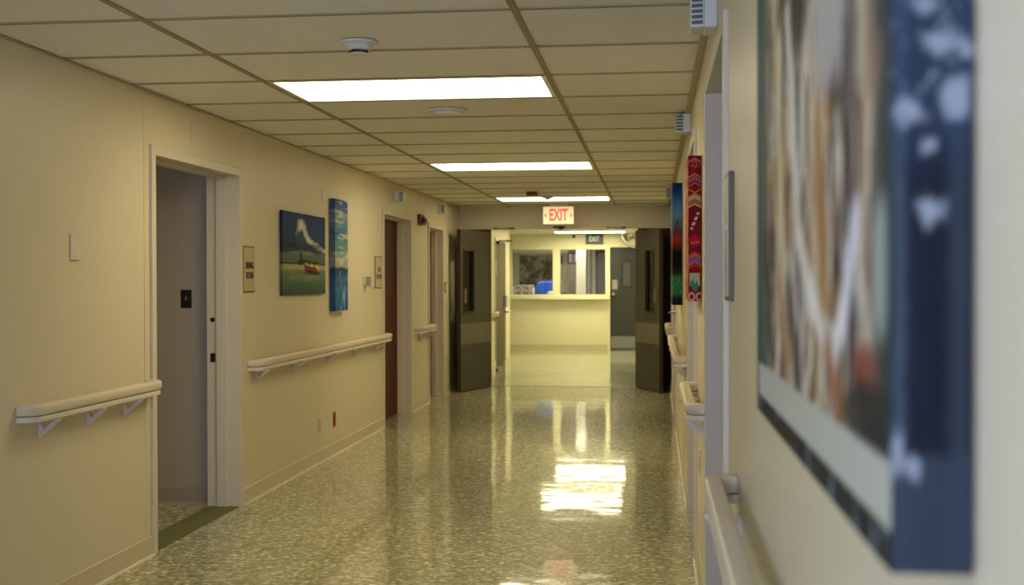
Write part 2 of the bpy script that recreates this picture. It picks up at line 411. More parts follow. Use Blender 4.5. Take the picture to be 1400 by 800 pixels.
# ------------------------------------------------------------------ handrails
def sweep(path, prof):
    mb = MB(); n = len(prof); vs = []; fs = []
    for i, p in enumerate(path):
        t = Vector(path[min(i+1, len(path)-1)])-Vector(path[max(i-1, 0)]); t.normalize(); nx, ny = t.y, -t.x
        for (u, z) in prof: vs.append((p[0]+nx*u, p[1]+ny*u, z))
    for i in range(len(path)-1):
        for k in range(n): fs.append((i*n+k, i*n+(k+1)%n, (i+1)*n+(k+1)%n, (i+1)*n+k))
    fs.append(tuple(range(n))); fs.append(tuple((len(path)-1)*n+k for k in range(n)))
    return mb.add(vs, fs)
def superell(w, h, cz, e=.62, n=20):
    out = []
    for k in range(n):
        a = 2*math.pi*k/n; c, s = math.cos(a), math.sin(a)
        out.append((w/2*math.copysign(abs(c)**e, c), cz+h/2*math.copysign(abs(s)**e, s)))
    return out
def handrail(s, W, y0, y1, nb, label, posts=None):
    r = root('handrail', (W, y0, .85), label, 'handrail', 'wall handrails')
    c = .066; R = .055; P = []
    P.append((W, y0+.022)); P.append((W+s*(c-R), y0+.022))
    for k in range(1, 7):
        a = math.pi/2*k/6; P.append((W+s*(c-R+R*math.sin(a)), y0+.022+R-R*math.cos(a)))
    for k in range(0, 7):
        a = math.pi/2*k/6; P.append((W+s*(c-R+R*math.cos(a)), y1-.022-R+R*math.sin(a)))
    P.append((W, y1-.022))
    sweep(P, superell(.050, .048, .866)).build('bumper_rail', M['rail'], r, smooth=True)
    sweep(P, superell(.036, .024, .829, .35)).build('retainer_strip', M['strip'], r, smooth=False)
    ys = posts or [y0+.18+(y1-y0-.34)*k/(nb-1) for k in range(nb)]
    for y in ys:
        mb = MB(); q = [(0,.738),(.010,.736),(.020,.746),(.088,.805),(.092,.8168),(.062,.8168),(.056,.802),(.024,.772),(.013,.790),(.010,.8168),(0,.8168)]
        mb.prism([(W+s*a, z) for a, z in q], 'y', y-.012, y+.012)
        mb.build('bracket', M['bracket'], r, bevel=.002)
    return r
handrail(1, XL, 4.50, 5.78, 3, 'cream handrail on the left wall nearest the viewer, left of the open doorway', [4.69, 5.11, 5.49])
handrail(1, XL, 7.24, 11.08, 5, 'long cream handrail below the seascape paintings on the left wall', [7.40, 8.21, 9.06, 9.86, 10.71])
handrail(1, XL, 12.50, 13.42, 2, 'short cream handrail between the two brown doors on the left wall', [12.70, 13.19])
handrail(-1, XR, .9, 3.10, 3, 'cream handrail on the right wall nearest the viewer, below the big blurred painting')
handrail(-1, XR, 4.82, 5.90, 2, 'short cream handrail below the red woven-pattern canvas on the right wall')
handrail(-1, XR, 7.80, 10.95, 4, 'long cream handrail below the narrow blue and green canvas on the right wall')
handrail(-1, XR, 12.64, 13.9, 2, 'farthest cream handrail on the right wall, beside the silver door lever')

# ------------------------------------------------------------------ wall signs
def wall_sign(s, W, y0, y1, z0, z1, lines, label, sx=.5, size=.06):
    r = root('wall_sign', (W, (y0+y1)/2, z0), label, 'sign')
    MB().box(W, W+s*.006, y0, y1, z0, z1).build('sign_border', M['signedge'], r, bevel=.001)
    MB().box(W+s*.0061, W+s*.009, y0+.009, y1-.009, z0+.009, z1-.009).build('sign_face', M['sign'], r)
    if lines:
        # the left wall is read with +Y to the right
        for n, ln in enumerate(lines):
            text_mesh(ln, size, (y0+y1)/2, (z0+z1)/2+.022-n*.062, 'xl' if s > 0 else 'xr', W+s*.0101, .002, sx, r, M['ink'])
    return r
wall_sign(1, XL, 7.155, 7.375, 1.31, 1.60, ['DINING', 'ROOM'], 'tan DINING ROOM sign with dark border beside the open doorway', .72, .060)
wall_sign(1, XL, 10.69, 10.965, 1.31, 1.605, ['TUB', 'ROOM'], 'tan two-line room sign just left of the first brown door', 1.0, .062)
r = root('wall_sign', (XL, 14.37, 1.235), 'tiny dark room sign on the left wall beside the grey double door leaf', 'sign')
MB().box(XL, XL+.008, 14.32, 14.44, 1.235, 1.361).build('sign_border', M['signedge'], r)
MB().box(XL+.0081, XL+.010, 14.335, 14.425, 1.25, 1.346).build('sign_face', M['sign'], r)
r = root('wall_sign', (XR, 3.31, 1.325), 'edge-on framed sign on the right wall between the doorway and the big painting', 'sign')
MB().box(XR, XR-.014, 3.22, 3.40, 1.325, 1.67).build('sign_border', M['signedge'], r, bevel=.002)
MB().box(XR-.0141, XR-.0165, 3.232, 3.388, 1.337, 1.658).build('sign_face', M['ivory'], r)
MB().box(XR-.0166, XR-.019, 3.26, 3.36, 1.515, 1.53).build('name_strip', M['paper'], r)

# ------------------------------------------------------------------ plates, outlets, alarms on the walls
r = root('blank_wall_plate', (XL, 5.0, 1.53), 'blank cream cover plate on the bare left wall above the nearest handrail', 'wall plate')
MB().box(XL, XL+.009, 4.955, 5.045, 1.475, 1.588).build('cover', M['white'], r, bevel=.003)
bpy.data.objects['cover'].data.materials[0] = mat('painted_over_plate', (.78,.68,.50,1), .4)
for y, z0, z1, lab in ((6.355, 2.155, 2.25, 'small cream vertical wall clip above the open doorway'), (8.96, 1.985, 2.085, 'small white vertical wall clip above the boat painting')):
    tag(MB().box(XL, XL+.004, y-.014, y+.014, z0, z1).build('wall_clip', M['colw'], bevel=.001, origin=(XL, y, z0)), lab, 'wall clip')
r = root('wall_controls', (XL, 10.37, 1.33), 'small grey switch pair with a dangling tag, left of the two-line room sign', 'switch')
MB().box(XL, XL+.008, 10.25, 10.49, 1.335, 1.42).build('wall_plate', M['ivory'], r, bevel=.002)
for y in (10.36, 10.45): MB().box(XL+.0081, XL+.018, y-.033, y+.033, 1.338, 1.415).build('switch_cover', M['grey'], r, bevel=.002)
MB().box(XL+.008, XL+.012, 10.27, 10.30, 1.285, 1.345).build('hanging_tag', M['grey'], r)
def outlet(s, W, y, z, plate, label):
    r = root('wall_outlet', (W, y, z), label, 'outlet')
    MB().box(W, W+s*.006, y-.036, y+.036, z-.058, z+.058).build('cover_plate', plate, r, bevel=.003)
    for dz in (-.02, .02):
        so = MB().lathe([(.0165, 0), (.0165, s*.003), (.015, s*.004)], (W+s*.0061, y, z+dz), 'x', 20).build('socket', plate, r)
        MB().box(W+s*.0102, W+s*.0106, y-.007, y-.005, z+dz-.004, z+dz+.005).box(W+s*.0102, W+s*.0106, y+.005, y+.007, z+dz-.004, z+dz+.005).build('slot', M['black'], so)
outlet(1, XL, 8.85, .29, M['ivory'], 'cream electrical outlet low on the left wall below the long handrail')
outlet(1, XL, 9.28, .285, M['redplate'], 'red electrical outlet low on the left wall below the long handrail')
outlet(-1, XR, 5.55, .55, M['ivory'], 'cream electrical outlet low on the right wall below the short handrail')
# fire alarm horn strobe
r = root('fire_alarm', (XL, 12.8, 1.975), 'dark red fire alarm strobe high on the left wall between the brown doors', 'fire alarm')
MB().box(XL, XL+.035, 12.70, 12.93, 1.985, 2.095).build('alarm_body', M['red'], r, bevel=.006)
MB().prism([(XL+.035, 1.995), (XL+.075, 2.01), (XL+.075, 2.05), (XL+.035, 2.07)], 'y', 12.76, 12.88).build('strobe_housing', M['red'], r, bevel=.004)
MB().box(XL+.04, XL+.07, 12.79, 12.85, 1.978, 1.998).build('strobe_lens', M['lens'], r, bevel=.004)
# corridor call lights with louvred sides
def call_light(s, W, y, z, label, d=.088, h=.108):
    r = root('call_light', (W, y, z), label, 'call light', 'corridor call lights above the doors')
    MB().prism([(W, y-.075), (W+s*.042, y-.075), (W+s*.042, y+.075), (W, y+.075)], 'z', z, z+h).build('housing', M['white'], r, bevel=.004)
    hd = MB().prism([(W+s*.0425, y-.070), (W+s*d, y-.060), (W+s*d, y+.060), (W+s*.0425, y+.070)], 'z', z+.004, z+h-.004).build('lamp_head', M['white'], r, bevel=.003)
    for k in range(5):
        zz = z+.012+k*.0185
        for q, nm in ((-1, 'louvre'), (1, 'louvre')):
            f = y+q*.0655
            MB().prism([(W+s*.048, f+q*.0055), (W+s*(d-.004), f-q*.003), (W+s*(d-.004), f+q*.001), (W+s*.048, f+q*.008)], 'z', zz, zz+.011).build(nm, M['louver'], r)
    return r
call_light(-1, XR, 4.12, 2.222, 'nearest white call light with dark louvres, at the top of the right wall')
call_light(-1, XR, 6.95, 2.218, 'white call light with dark louvres above the second doorway on the right wall')
call_light(-1, XR, 12.2, 2.20, 'small call light on the right wall just past the narrow blue canvas')
call_light(1, XL, 11.60, 2.150, 'white call light with grey louvres above the first brown door on the left wall')
call_light(1, XL, 13.95, 2.165, 'white call light with grey louvres above the second brown door on the left wall')

# ------------------------------------------------------------------ things on the ceiling
r = root('smoke_detector', (-1.17, 4.70, H), 'white round smoke detector on the ceiling in front of the nearest light', 'smoke detector')
z = H-.001
MB().lathe([(.074, 0), (.074, -.008), (.060, -.014), (.056, -.020)], (-1.17, 4.70, z), 'z', 40).build('mounting_base', M['white'], r, smooth=False)
MB().lathe([(.052, -.0201), (.050, -.030), (.040, -.036)], (-1.17, 4.70, z), 'z', 40).build('detector_body', M['white'], r)
mb = MB()
for k in range(12):
    if k % 3 == 2: continue
    a = 2*math.pi*k/12-1.9
    mb.box(-.007, .007, -.002, .002, -.002, .0)
    b = MB().box(-.008, .008, -.003, .003, -.046, -.0365).xf(Matrix.Translation((-1.17+.035*math.cos(a), 4.70+.035*math.sin(a), z)) @ Matrix.Rotation(a+math.pi/2, 4, 'Z'))
    mb.v = mb.v[:-8]; mb.f = mb.f[:-6]; mb.add(b.v, b.f)
mb.build('sensor_vent', M['black'], r)
MB().lathe([(.037, -.0462), (.030, -.052), (.008, -.053)], (-1.17, 4.70, z), 'z', 40).build('sensor_cap', M['white'], r)
r = root('ceiling_disc', (-1.15, 6.64, H), 'flat round white ceiling disc just beyond the nearest light', 'ceiling fixture')
MB().lathe([(.112, 0), (.112, -.006), (.10, -.014)], (-1.15, 6.64, z), 'z', 48).build('trim_ring', M['white'], r)
MB().lathe([(.085, -.0141), (.08, -.022), (.05, -.030), (.01, -.032)], (-1.15, 6.64, z), 'z', 48).build('dome', M['white'], r, smooth=True)
r = root('ceiling_strobe', (-1.30, 12.9, H), 'small red alarm strobe on the ceiling near the far corridor light', 'fire alarm')
MB().box(-1.365, -1.245, 12.86, 12.96, z-.045, z).build('strobe_body', M['red'], r, bevel=.006)
MB().box(-1.244, -1.215, 12.88, 12.94, z-.035, z-.008).build('strobe_lens', M['lens'], r, bevel=.004)
r = root('smoke_detector', (-1.20, 13.62, H), 'cone-shaped brown-shadowed smoke detector against the light before the EXIT sign', 'smoke detector')
MB().lathe([(.072, 0), (.070, -.010), (.060, -.018)], (-1.20, 13.62, z), 'z', 32).build('mounting_base', M['ivory'], r)
MB().lathe([(.055, -.0181), (.030, -.030), (.016, -.040), (.005, -.042)], (-1.20, 13.62, z), 'z', 32).build('sensor_head', M['ivory'], r)

# red EXIT sign under the ceiling
ex0, ex1, ez0, ez1, ey = -1.372, -.985, 2.075, 2.300, 14.9
r = root('exit_sign', ((ex0+ex1)/2, ey, ez0), 'lit cream EXIT sign with red letters hanging above the double doors', 'exit sign')
MB().box(ex0, ex1, ey, ey+.045, ez0, ez1).build('sign_box', M['exitshell'], r, bevel=.004)
MB().box(ex0+.006, ex1-.006, ey-.004, ey-.0001, ez0+.006, ez1-.006).build('lit_face', M['exitbox'], r)
MB().box(-1.29, -1.07, ey+.005, ey+.04, ez1+.0002, H-.002).build('mounting_canopy', M['exitshell'], r, bevel=.003)
text_mesh('EXIT', .20, (ex0+ex1)/2, (ez0+ez1)/2, 'y', ey-.006, .003, .56, r, M['exitr'], bold=.03)
for s in (-1, 1):
    cx = (ex0+ex1)/2+s*.158; cz = (ez0+ez1)/2-.002
    MB().prism([(cx+s*.018, cz), (cx-s*.012, cz+.034), (cx-s*.004, cz), (cx-s*.012, cz-.034)], 'y', ey-.0045, ey-.0075).build('chevron', M['exitdim'], r)

# ------------------------------------------------------------------ double door leaves (open towards the viewer)
def dleaf(num, hx, hy, ex, ey_, side):
    """hinge at hx,hy ; free end ex,ey_; side=+1: face to camera is on the +normal"""
    h = Vector((hx, hy, 0)); e = Vector((ex, ey_, 0)); L = (e-h).length; ang = math.atan2(ey_-hy, ex-hx)
    mt = Matrix.Translation(h) @ Matrix.Rotation(ang, 4, 'Z')      # local x along the leaf, local y normal
    r = struct(root('door_%d' % num, (hx, hy, 0)))
    t = .048; f = side   # corridor face at y = f*t/2
    z1 = 2.012
    wx0, wx1, wz0, wz1 = .50, .82, .975, 1.77
    if num == 8: wx0, wx1 = .33, .62
    mb = MB(); mb.box(0, wx0, -t/2, t/2, .01, z1); mb.box(wx1, L, -t/2, t/2, .01, z1); mb.box(wx0, wx1, -t/2, t/2, .01, wz0); mb.box(wx0, wx1, -t/2, t/2, wz1, z1)
    mb.xf(mt).build('door_leaf', M['leaf'], r)
    MB().box(L+.0005, L+.004, -t/2, t/2, .01, z1).xf(mt).build('edge_guard', M['leafedge'], r)
    mb = MB(); q = .022
    for y in (-t/2, t/2):
        d = math.copysign(.010, y)
        mb.box(wx0-q*0, wx0+q, y, y+d, wz0, wz1); mb.box(wx1-q, wx1, y, y+d, wz0, wz1)
        mb.box(wx0+q, wx1-q, y, y+d, wz0, wz0+q); mb.box(wx0+q, wx1-q, y, y+d, wz1-q, wz1)
    mb.box(wx0, wx0+.008, -t/2, t/2, wz0, wz1); mb.box(wx1-.008, wx1, -t/2, t/2, wz0, wz1)
    vf = mb.xf(mt).build('vision_frame', M['bronze'], r)
    MB().box(wx0+.009, wx1-.009, -.003, .003, wz0+.002, wz1-.002).xf(mt).build('glass_pane', M['glass'], vf)
    MB().box(.0, L+.003, f*(t/2+.0003), f*(t/2+.003), .59, .845).xf(mt).build('bumper_plate', M['plate'], r)
    # closer body on the corridor-wall side, arm to the header
    MB().box(.08, .32, -f*t/2, -f*(t/2+.05), 1.93, 1.985).xf(mt).build('door_closer', M['bronze'], r, bevel=.004)
    mb = MB(); mb.box(L-.16, L-.10, f*(t/2+.0003), f*(t/2+.008), 1.10, 1.28)
    mb.xf(mt).build('pull_plate', M['plate'], r, bevel=.002)
    for zz in (.25, 1.0, 1.8):
        MB().tube([(-.004, -f*t/2, zz-.055), (-.004, -f*t/2, zz+.055)], .007).xf(mt).build('hinge', M['bronze'], r)
    return r
dl = dleaf(7, -2.135, 15.46, -2.385, 14.60, 1)
dr = dleaf(8, -.215, 15.47, .085, 14.76, -1)
def track(parent, x0, x1, name='closer_track'):
    mb = MB().box(x0, x1, YE-.018, YE-.001, 2.050, 2.058)
    mb.box(x0, x0+.03, YE-.03, YE-.001, 2.046, 2.064); mb.box(x1-.05, x1, YE-.03, YE-.001, 2.046, 2.066)
    mb.build(name, M['bronze'], parent)
track(dl, -2.06, -1.80); track(dr, -.60, -.36)
r = root('door_coordinator', (-1.21, YE, 2.047), 'small dark latch bracket on the header directly under the red EXIT sign', 'door hardware')
MB().box(-1.29, -1.135, YE-.04, YE-.0005, 2.056, 2.080).build('bracket_plate', M['bronze'], r, bevel=.003)
MB().box(-1.225, -1.16, YE-.05, YE-.005, 2.036, 2.0555).build('latch', M['bronze'], r, bevel=.003)

# ------------------------------------------------------------------ lobby
LX = -2.52
LD = (18.98, 20.33, 2.07)
wall_x('wall_lobby_left', LX-.12, LX, YE+.12, 21.0, LH, [(LD[0], LD[1], LD[2])], M['lobby'])
struct(MB().box(XR, XR+.12, YE+.12, LY+.12, 0, LH).build('wall_lobby_right', M['lobby']))
struct(MB().box(-5.6, XR+.12, YE+.12, LY+.12, LH, LH+.06).build('ceiling_lobby', M['tile']))
mb = MB(); mb.box(-5.6, -5.5, 20.9, LY, 0, LH); mb.box(-5.5, LX-.12, 20.9, 21.0, 0, LH); struct(mb.build('wall_alcove', M['lobby']))
# far wall with the reception window and the slate door
wa, wb, wc, wd = -2.842, -1.980, -1.876, -.935; z0, z1 = 1.085, 2.012; da, db, dz = -.865, .045, 2.032
mb = MB()
mb.box(-5.6, wa, LY, LY+.12, 0, LH); mb.box(wa, wd, LY, LY+.12, 0, z0-.001); mb.box(wa, wd, LY, LY+.12, z1, LH); mb.box(wb, wc, LY, LY+.12, z0, z1)
mb.box(wd, da, LY, LY+.12, 0, LH); mb.box(da, db, LY, LY+.12, dz, LH); mb.box(db, XR, LY, LY+.12, 0, LH)
struct(mb.build('wall_far', M['lobby']))
struct(MB().box(-5.5, da-.045, LY-.012, LY, 0, .1).build('baseboard_far', mat('lobby_base', (.62,.58,.33,1), .4)))
w = struct(root('window_2', (wa, LY, z0)))
mb = MB(); q = .022
for a, b in ((wa, wb), (wc, wd)):
    mb.box(a, a+q, LY+.005, LY+.115, z0, z1); mb.box(b-q, b, LY+.005, LY+.115, z0, z1); mb.box(a+q, b-q, LY+.005, LY+.115, z1-q, z1); mb.box(a+q, b-q, LY+.005, LY+.115, z0, z0+.012)
mb.build('window_frame', M['lobby'], w)
MB().box(wa+q, wb-q, LY+.06, LY+.066, z0+.012, z1-q).build('glass_pane', M['glass'], w)
MB().box(wc+q, wd-q, LY+.06, LY+.066, z0+.012, z1-q).build('glass_pane', M['glass'], w)
tag(MB().box(-2.86, -.905, LY-.16, LY-.0005, 1.0, 1.082).build('counter_ledge', M['lobby'], bevel=.006, origin=(-1.88, LY, 1.0)), 'long pale yellow ledge under the reception window', 'counter')
r = struct(root('door_9', (da, LY, 0)))
mb = MB(); mb.box(da-.045, da, LY-.016, LY-.001, 0, dz+.04); mb.box(db, db+.045, LY-.016, LY-.001, 0, dz+.04); mb.box(da, db, LY-.016, LY-.001, dz, dz+.04)
mb.build('door_frame', M['lobby'], r)
dwx0, dwx1, dwz0, dwz1 = -.655, -.415, 1.22, 1.775
mb = MB(); Y1, Y2 = LY+.02, LY+.065
mb.box(da+.003, dwx0, Y1, Y2, .01, dz-.004); mb.box(dwx1, db-.003, Y1, Y2, .01, dz-.004); mb.box(dwx0, dwx1, Y1, Y2, .01, dwz0); mb.box(dwx0, dwx1, Y1, Y2, dwz1, dz-.004)
mb.build('door_leaf', M['slate'], r)
mb = MB(); q = .045
mb.box(dwx0, dwx0+q, Y1-.012, Y2, dwz0, dwz1); mb.box(dwx1-q, dwx1, Y1-.012, Y2, dwz0, dwz1); mb.box(dwx0+q, dwx1-q, Y1-.012, Y2, dwz0, dwz0+q); mb.box(dwx0+q, dwx1-q, Y1-.012, Y2, dwz1-q, dwz1)
vf = mb.build('vision_frame', M['black'], r)
MB().box(dwx0+q, dwx1-q, Y1+.015, Y1+.02, dwz0+q, dwz1-q).build('glass_pane', mat('dim_door_glass', (.07,.075,.05,1), .4), vf)
MB().box(da+.01, db-.01, Y1-.003, Y1-.0003, .03, .27).build('kick_plate', M['kick'], r)
MB().lathe([(.03, 0), (.03, -.01), (.012, -.014), (.012, -.04), (.028, -.05), (.026, -.07), (.01, -.075)], (-.80, Y1, 1.10), 'y', 20).build('door_knob', M['steel'], r, smooth=True)
tag(MB().box(-.825, -.72, Y1-.004, Y1-.001, 1.20, 1.385).build('paper_notice', mat('pale_pink_paper', (.30,.26,.23,1), .7), origin=(-.77, Y1, 1.2)), 'pinkish paper notice taped to the slate grey door', 'notice')

# EXIT sign whose pale letters have a faint glow put in
r = root('exit_sign', (-1.17, LY-.04, 2.10), 'dark green EXIT sign with pale letters above the reception window', 'exit sign')
MB().box(-1.345, -1.0, LY-.05, LY-.0005, 2.095, 2.285).build('sign_box', M['black'], r, bevel=.004)
MB().box(-1.325, -1.02, LY-.054, LY-.0502, 2.112, 2.268).build('sign_face', M['greenface'], r)
text_mesh('EXIT', .15, -1.1725, 2.19, 'y', LY-.056, .003, .66, r, M['exitw'])
# convex mirror in the corner by the ceiling
r = root('convex_mirror', (-.36, LY, 2.16), 'round convex safety mirror partly hidden by the right door leaf', 'mirror')
cx, cz = -.35, 2.25; hz = LH-.002
mb = MB(); nsg = 28
pts = []
for i in range(nsg+1):
    a = math.pi+math.pi*i/nsg
    pts.append((cx+.27*math.cos(a), LY-.16, hz-.03+.24*math.sin(a)))
mb.tube(pts, .028).build('mirror_rim', M['mframe'], r, smooth=True)
dm = MB(); rows = 8; vs = []; fs = []
for j_ in range(rows+1):
    rr = .262*math.cos(math.pi/2*j_/rows); hh = .12*math.sin(math.pi/2*j_/rows)
    for i in range(nsg+1):
        a = math.pi+math.pi*i/nsg
        vs.append((cx+rr*math.cos(a), LY-.16-hh, hz-.03+rr*.9*math.sin(a)))
for j_ in range(rows):
    for i in range(nsg): fs.append((j_*(nsg+1)+i, j_*(nsg+1)+i+1, (j_+1)*(nsg+1)+i+1, (j_+1)*(nsg+1)+i))
dm.add(vs, fs).build('mirror_dome', M['mirror'], r, smooth=True)
MB().box(cx-.27, cx+.27, LY-.17, LY-.001, hz-.028, hz).build('mounting_frame', M['mframe'], r)
tag(MB().lathe([(.028, 0), (.026, -.03), (.012, -.045)], (-1.58, LY-.001, 2.245), 'y', 20).build('door_chime', M['black'], origin=(-1.58, LY, 2.245)), 'tiny round dark device on the lobby wall above the reception window', 'wall device')
fixture(-1.904, -.516, 22.5, 23.2, LH-.012, M['lamplob'], 'slim bright ceiling light seen just under the header above the reception window')
fixture(-1.904, -.516, 19.7, 20.4, LH-.012, M['lamplob'], 'lobby ceiling light hidden above the header')
# door in the lobby's left wall, standing ajar in its frame with closer arm and lever
r = struct(root('door_10', (LX, LD[0], 0)))
a, b, zt = LD; mb = MB(); fw = .05
mb.box(LX+.015, LX-.12, a+.002, a+fw, 0, zt-.002); mb.box(LX+.015, LX-.12, b-fw, b-.002, 0, zt-.002); mb.box(LX+.015, LX-.12, a+fw, b-fw, zt-fw, zt-.002)
mb.build('door_frame', M['lobby'], r, bevel=.003)
lf = MB().box(LX-.045, LX-.001, a+fw+.004, b-fw-.004, .01, zt-fw-.004).build('door_leaf', mat('grey_olive_door', (.13,.105,.06,1), .7, spec=.15, var=.05), r)
MB().box(LX-.0009, LX+.002, a+.14, a+.22, 1.45, 1.70).build('vision_strip', M['colw'], r)
MB().box(LX-.0009, LX+.06, a+.10, a+.36, 1.965, 2.01).build('door_closer', M['bronze'], r, bevel=.004)
MB().tube([(LX+.05, a+.2, 2.018), (LX+.22, a+.45, 2.03), (LX+.03, b-.02, 2.035)], .010).build('closer_arm', M['bronze'], r)
MB().box(LX-.0009, LX+.055, b-.32, b-.10, .93, 1.12).build('lock_box', M['grey'], r, bevel=.006)
MB().tube([(LX-.0009, b-.12, .845), (LX+.07, b-.12, .845), (LX+.10, b+.02, .86)], .016).build('lever_handle', M['steel'], r, smooth=True)
handrail(1, LX, 16.2, 18.93, 3, 'cream handrail on the lobby wall, half hidden by the left door leaf')
# lobby left baseboard
struct(MB().box(LX, LX+.012, YE+.14, LD[0]-.002, 0, .1).build('baseboard_lobby', M['lobby']))
tag(MB().lathe([(.02, .0), (.022, .01), (.014, .03), (.004, .035)], (-2.38, 18.15, .004), 'z', 16).build('door_stop', M['bronze'], origin=(-2.38, 18.15, .004)), 'small dark door stop on the lobby floor beside the left door leaf', 'door stop')

# ------------------------------------------------------------------ office behind the window
OY = 27.0; OH = 2.6
struct(MB().box(-5.6, XR+.12, OY, OY+.1, 0, OH).build('wall_office_back', M['office']))
mb = MB(); mb.box(-5.6, -5.5, LY+.12, OY, 0, OH); mb.box(XR, XR+.12, LY+.12, OY, 0, OH); struct(mb.build('wall_office_side', M['office']))
struct(MB().box(-5.6, XR+.12, LY+.12, OY+.1, OH, OH+.08).build('ceiling_office', M['tile']))
struct(MB().box(-5.6, XR+.12, LY+.06, LY+.12, LH+.001, OH).build('wall_office_header', M['office']))
fixture(-2.7, -1.4, 24.4, 25.0, OH-.012, M['lampoff'], 'office ceiling light above the desk')
tag(MB().box(-2.95, -1.70, LY+.15, LY+.27, 1.935, 2.06).build('blind_cassette', M['colw'], bevel=.005, origin=(-2.3, LY+.2, 1.935)), 'pale blind housing across the top of the reception window, inside the office', 'window blind')

# ------------------------------------------------------------------ painted surfaces
rng = np.random.RandomState(7)
def vnoise(u, v, s, seed):
    """smooth value noise"""
    r = np.random.RandomState(seed); g_ = r.rand(64, 64)
    x = u*s+seed*.37; y = v*s+seed*.61; xi = np.floor(x).astype(int); yi = np.floor(y).astype(int); fx = x-xi; fy = y-yi
    fx = fx*fx*(3-2*fx); fy = fy*fy*(3-2*fy)
    G = lambda a, b: g_[a % 64, b % 64]
    return (G(xi,yi)*(1-fx)+G(xi+1,yi)*fx)*(1-fy)+(G(xi,yi+1)*(1-fx)+G(xi+1,yi+1)*fx)*fy
def fbm(u, v, s, seed, o=4):
    t = 0; a = .5; n = 0
    for k in range(o): t = t+a*vnoise(u, v, s*2**k, seed+k*11); n += a; a *= .5
    return t/n
def L3(c): return np.array([lin(c[0]), lin(c[1]), lin(c[2])])
def grad(t, stops):
    ps = [p for p, c in stops]; cs = np.array([L3(c) for p, c in stops])
    return np.stack([np.interp(t, ps, cs[:, i]) for i in range(3)], -1)
def over(img, m, c):
    m = np.clip(m, 0, 1)[..., None]; c = L3(c) if isinstance(c, tuple) else c
    return img*(1-m)+c*m
def sm(x, a, b):
    t = np.clip((x-a)/(b-a), 0, 1); return t*t*(3-2*t)
def blob(u, v, cu, cv, ru, rv, soft=.4):
    d = np.sqrt(((u-cu)/ru)**2+((v-cv)/rv)**2); return 1-sm(d, 1-soft, 1+soft*.3)
def seg(u, v, a, b, w, soft=.5, asp=1.0):
    ax, ay = a; bx, by = b; dx, dy = (bx-ax)*asp, by-ay; px, py = (u-ax)*asp, v-ay
    t = np.clip((px*dx+py*dy)/(dx*dx+dy*dy), 0, 1); d = np.hypot(px-t*dx, py-t*dy)
    return 1-sm(d, w*(1-soft), w*(1+soft))

def p_boat(u, v):      # v: 0 bottom, 1 top
    n = fbm(u, v, 5, 3); n2 = fbm(u*1.0, v*3, 6, 8)
    img = grad(v+.06*(n-.5), [(0,(52,72,52)),(.12,(72,92,66)),(.25,(98,112,76)),(.33,(120,124,82)),(.37,(126,120,78)),(.43,(84,96,72)),(.5,(88,100,84)),(.54,(38,52,60)),(.62,(30,50,68)),(.75,(32,58,84)),(.9,(26,54,88)),(1,(22,46,78))])
    img = over(img, sm(v, .29, .33)*(1-sm(v, .355, .38))*(.4+.8*n2), (168,156,100))
    img = over(img, (1-sm(np.abs(v-.385), .006, .018))*.85, (28,46,26))
    # cloud
    img = over(img, blob(u, v, .42, .72, .15, .20)*.8, (50,72,84))
    for cu, cv, ru, rv in ((.41,.885,.09,.055),(.46,.83,.09,.07),(.38,.82,.07,.06),(.51,.76,.07,.06),(.56,.70,.075,.05),(.63,.655,.09,.045),(.74,.62,.11,.04),(.86,.585,.10,.035),(.96,.555,.09,.03)):
        img = over(img, blob(u+.08*(n-.5), v+.06*(n2-.5), cu, cv, ru, rv, .8)*(.35+.9*n2), (222,216,180))
    img = over(img, seg(u+.05*(n-.5), v, (.30,.74),(.35,.83), .02, .8)*.5, (150,152,130))
    img = over(img, blob(u, v, .42, .72, .06, .10)*.6, (46,66,78))
    img = over(img, blob(u, v, .45, .60, .6, .045)*.6, (22,38,54))
    img = over(img, blob(u, v, .45, .515, .3, .03)*.5*n2*2, (150,150,130))
    # boat: dark hull shadow, red hull, cream inside, mast
    img = over(img, seg(u, v, (.40,.50),(.42,.40), .022, .3), (20,24,22)); img = over(img, blob(u, v, .38, .395, .07, .035), (22,26,22))
    def poly(pts, soft=.006):
        m = np.ones_like(u)
        for (x0_, y0_), (x1_, y1_) in zip(pts, pts[1:]+pts[:1]):
            L_ = math.hypot(x1_-x0_, y1_-y0_); d = ((x1_-x0_)*(v-y0_)-(y1_-y0_)*(u-x0_))/L_; m = np.minimum(m, sm(-d, -soft, soft))
        return m
    img = over(img, blob(u, v, .66, .262, .24, .03, .6)*.8, (34,42,30))
    img = over(img, poly([(.44,.425),(.62,.40),(.87,.395),(.83,.268),(.64,.275),(.50,.305)]), (112,52,32))
    img = over(img, poly([(.50,.412),(.66,.392),(.86,.388),(.855,.355),(.66,.345),(.50,.375)]), (206,182,112))
    img = over(img, poly([(.74,.38),(.865,.385),(.835,.29),(.76,.33)])*.9, (214,180,98))
    img = over(img, poly([(.54,.40),(.64,.39),(.64,.365),(.54,.378)])*.8, (70,60,44)); img = over(img, poly([(.68,.39),(.73,.39),(.73,.355),(.68,.36)])*.7, (96,76,48))
    img = over(img, seg(u, v, (.44,.425),(.87,.395), .008, .5), (36,30,20)); img = over(img, seg(u, v, (.50,.30),(.83,.266), .010, .5), (28,28,20))
    img = over(img, blob(u, v, .5, .21, .4, .05)*.4*n, (150,156,110))
    img = over(img, seg(u, v, (.45,.408),(.86,.37), .007, .5)*.9, (30,26,18))
    return img
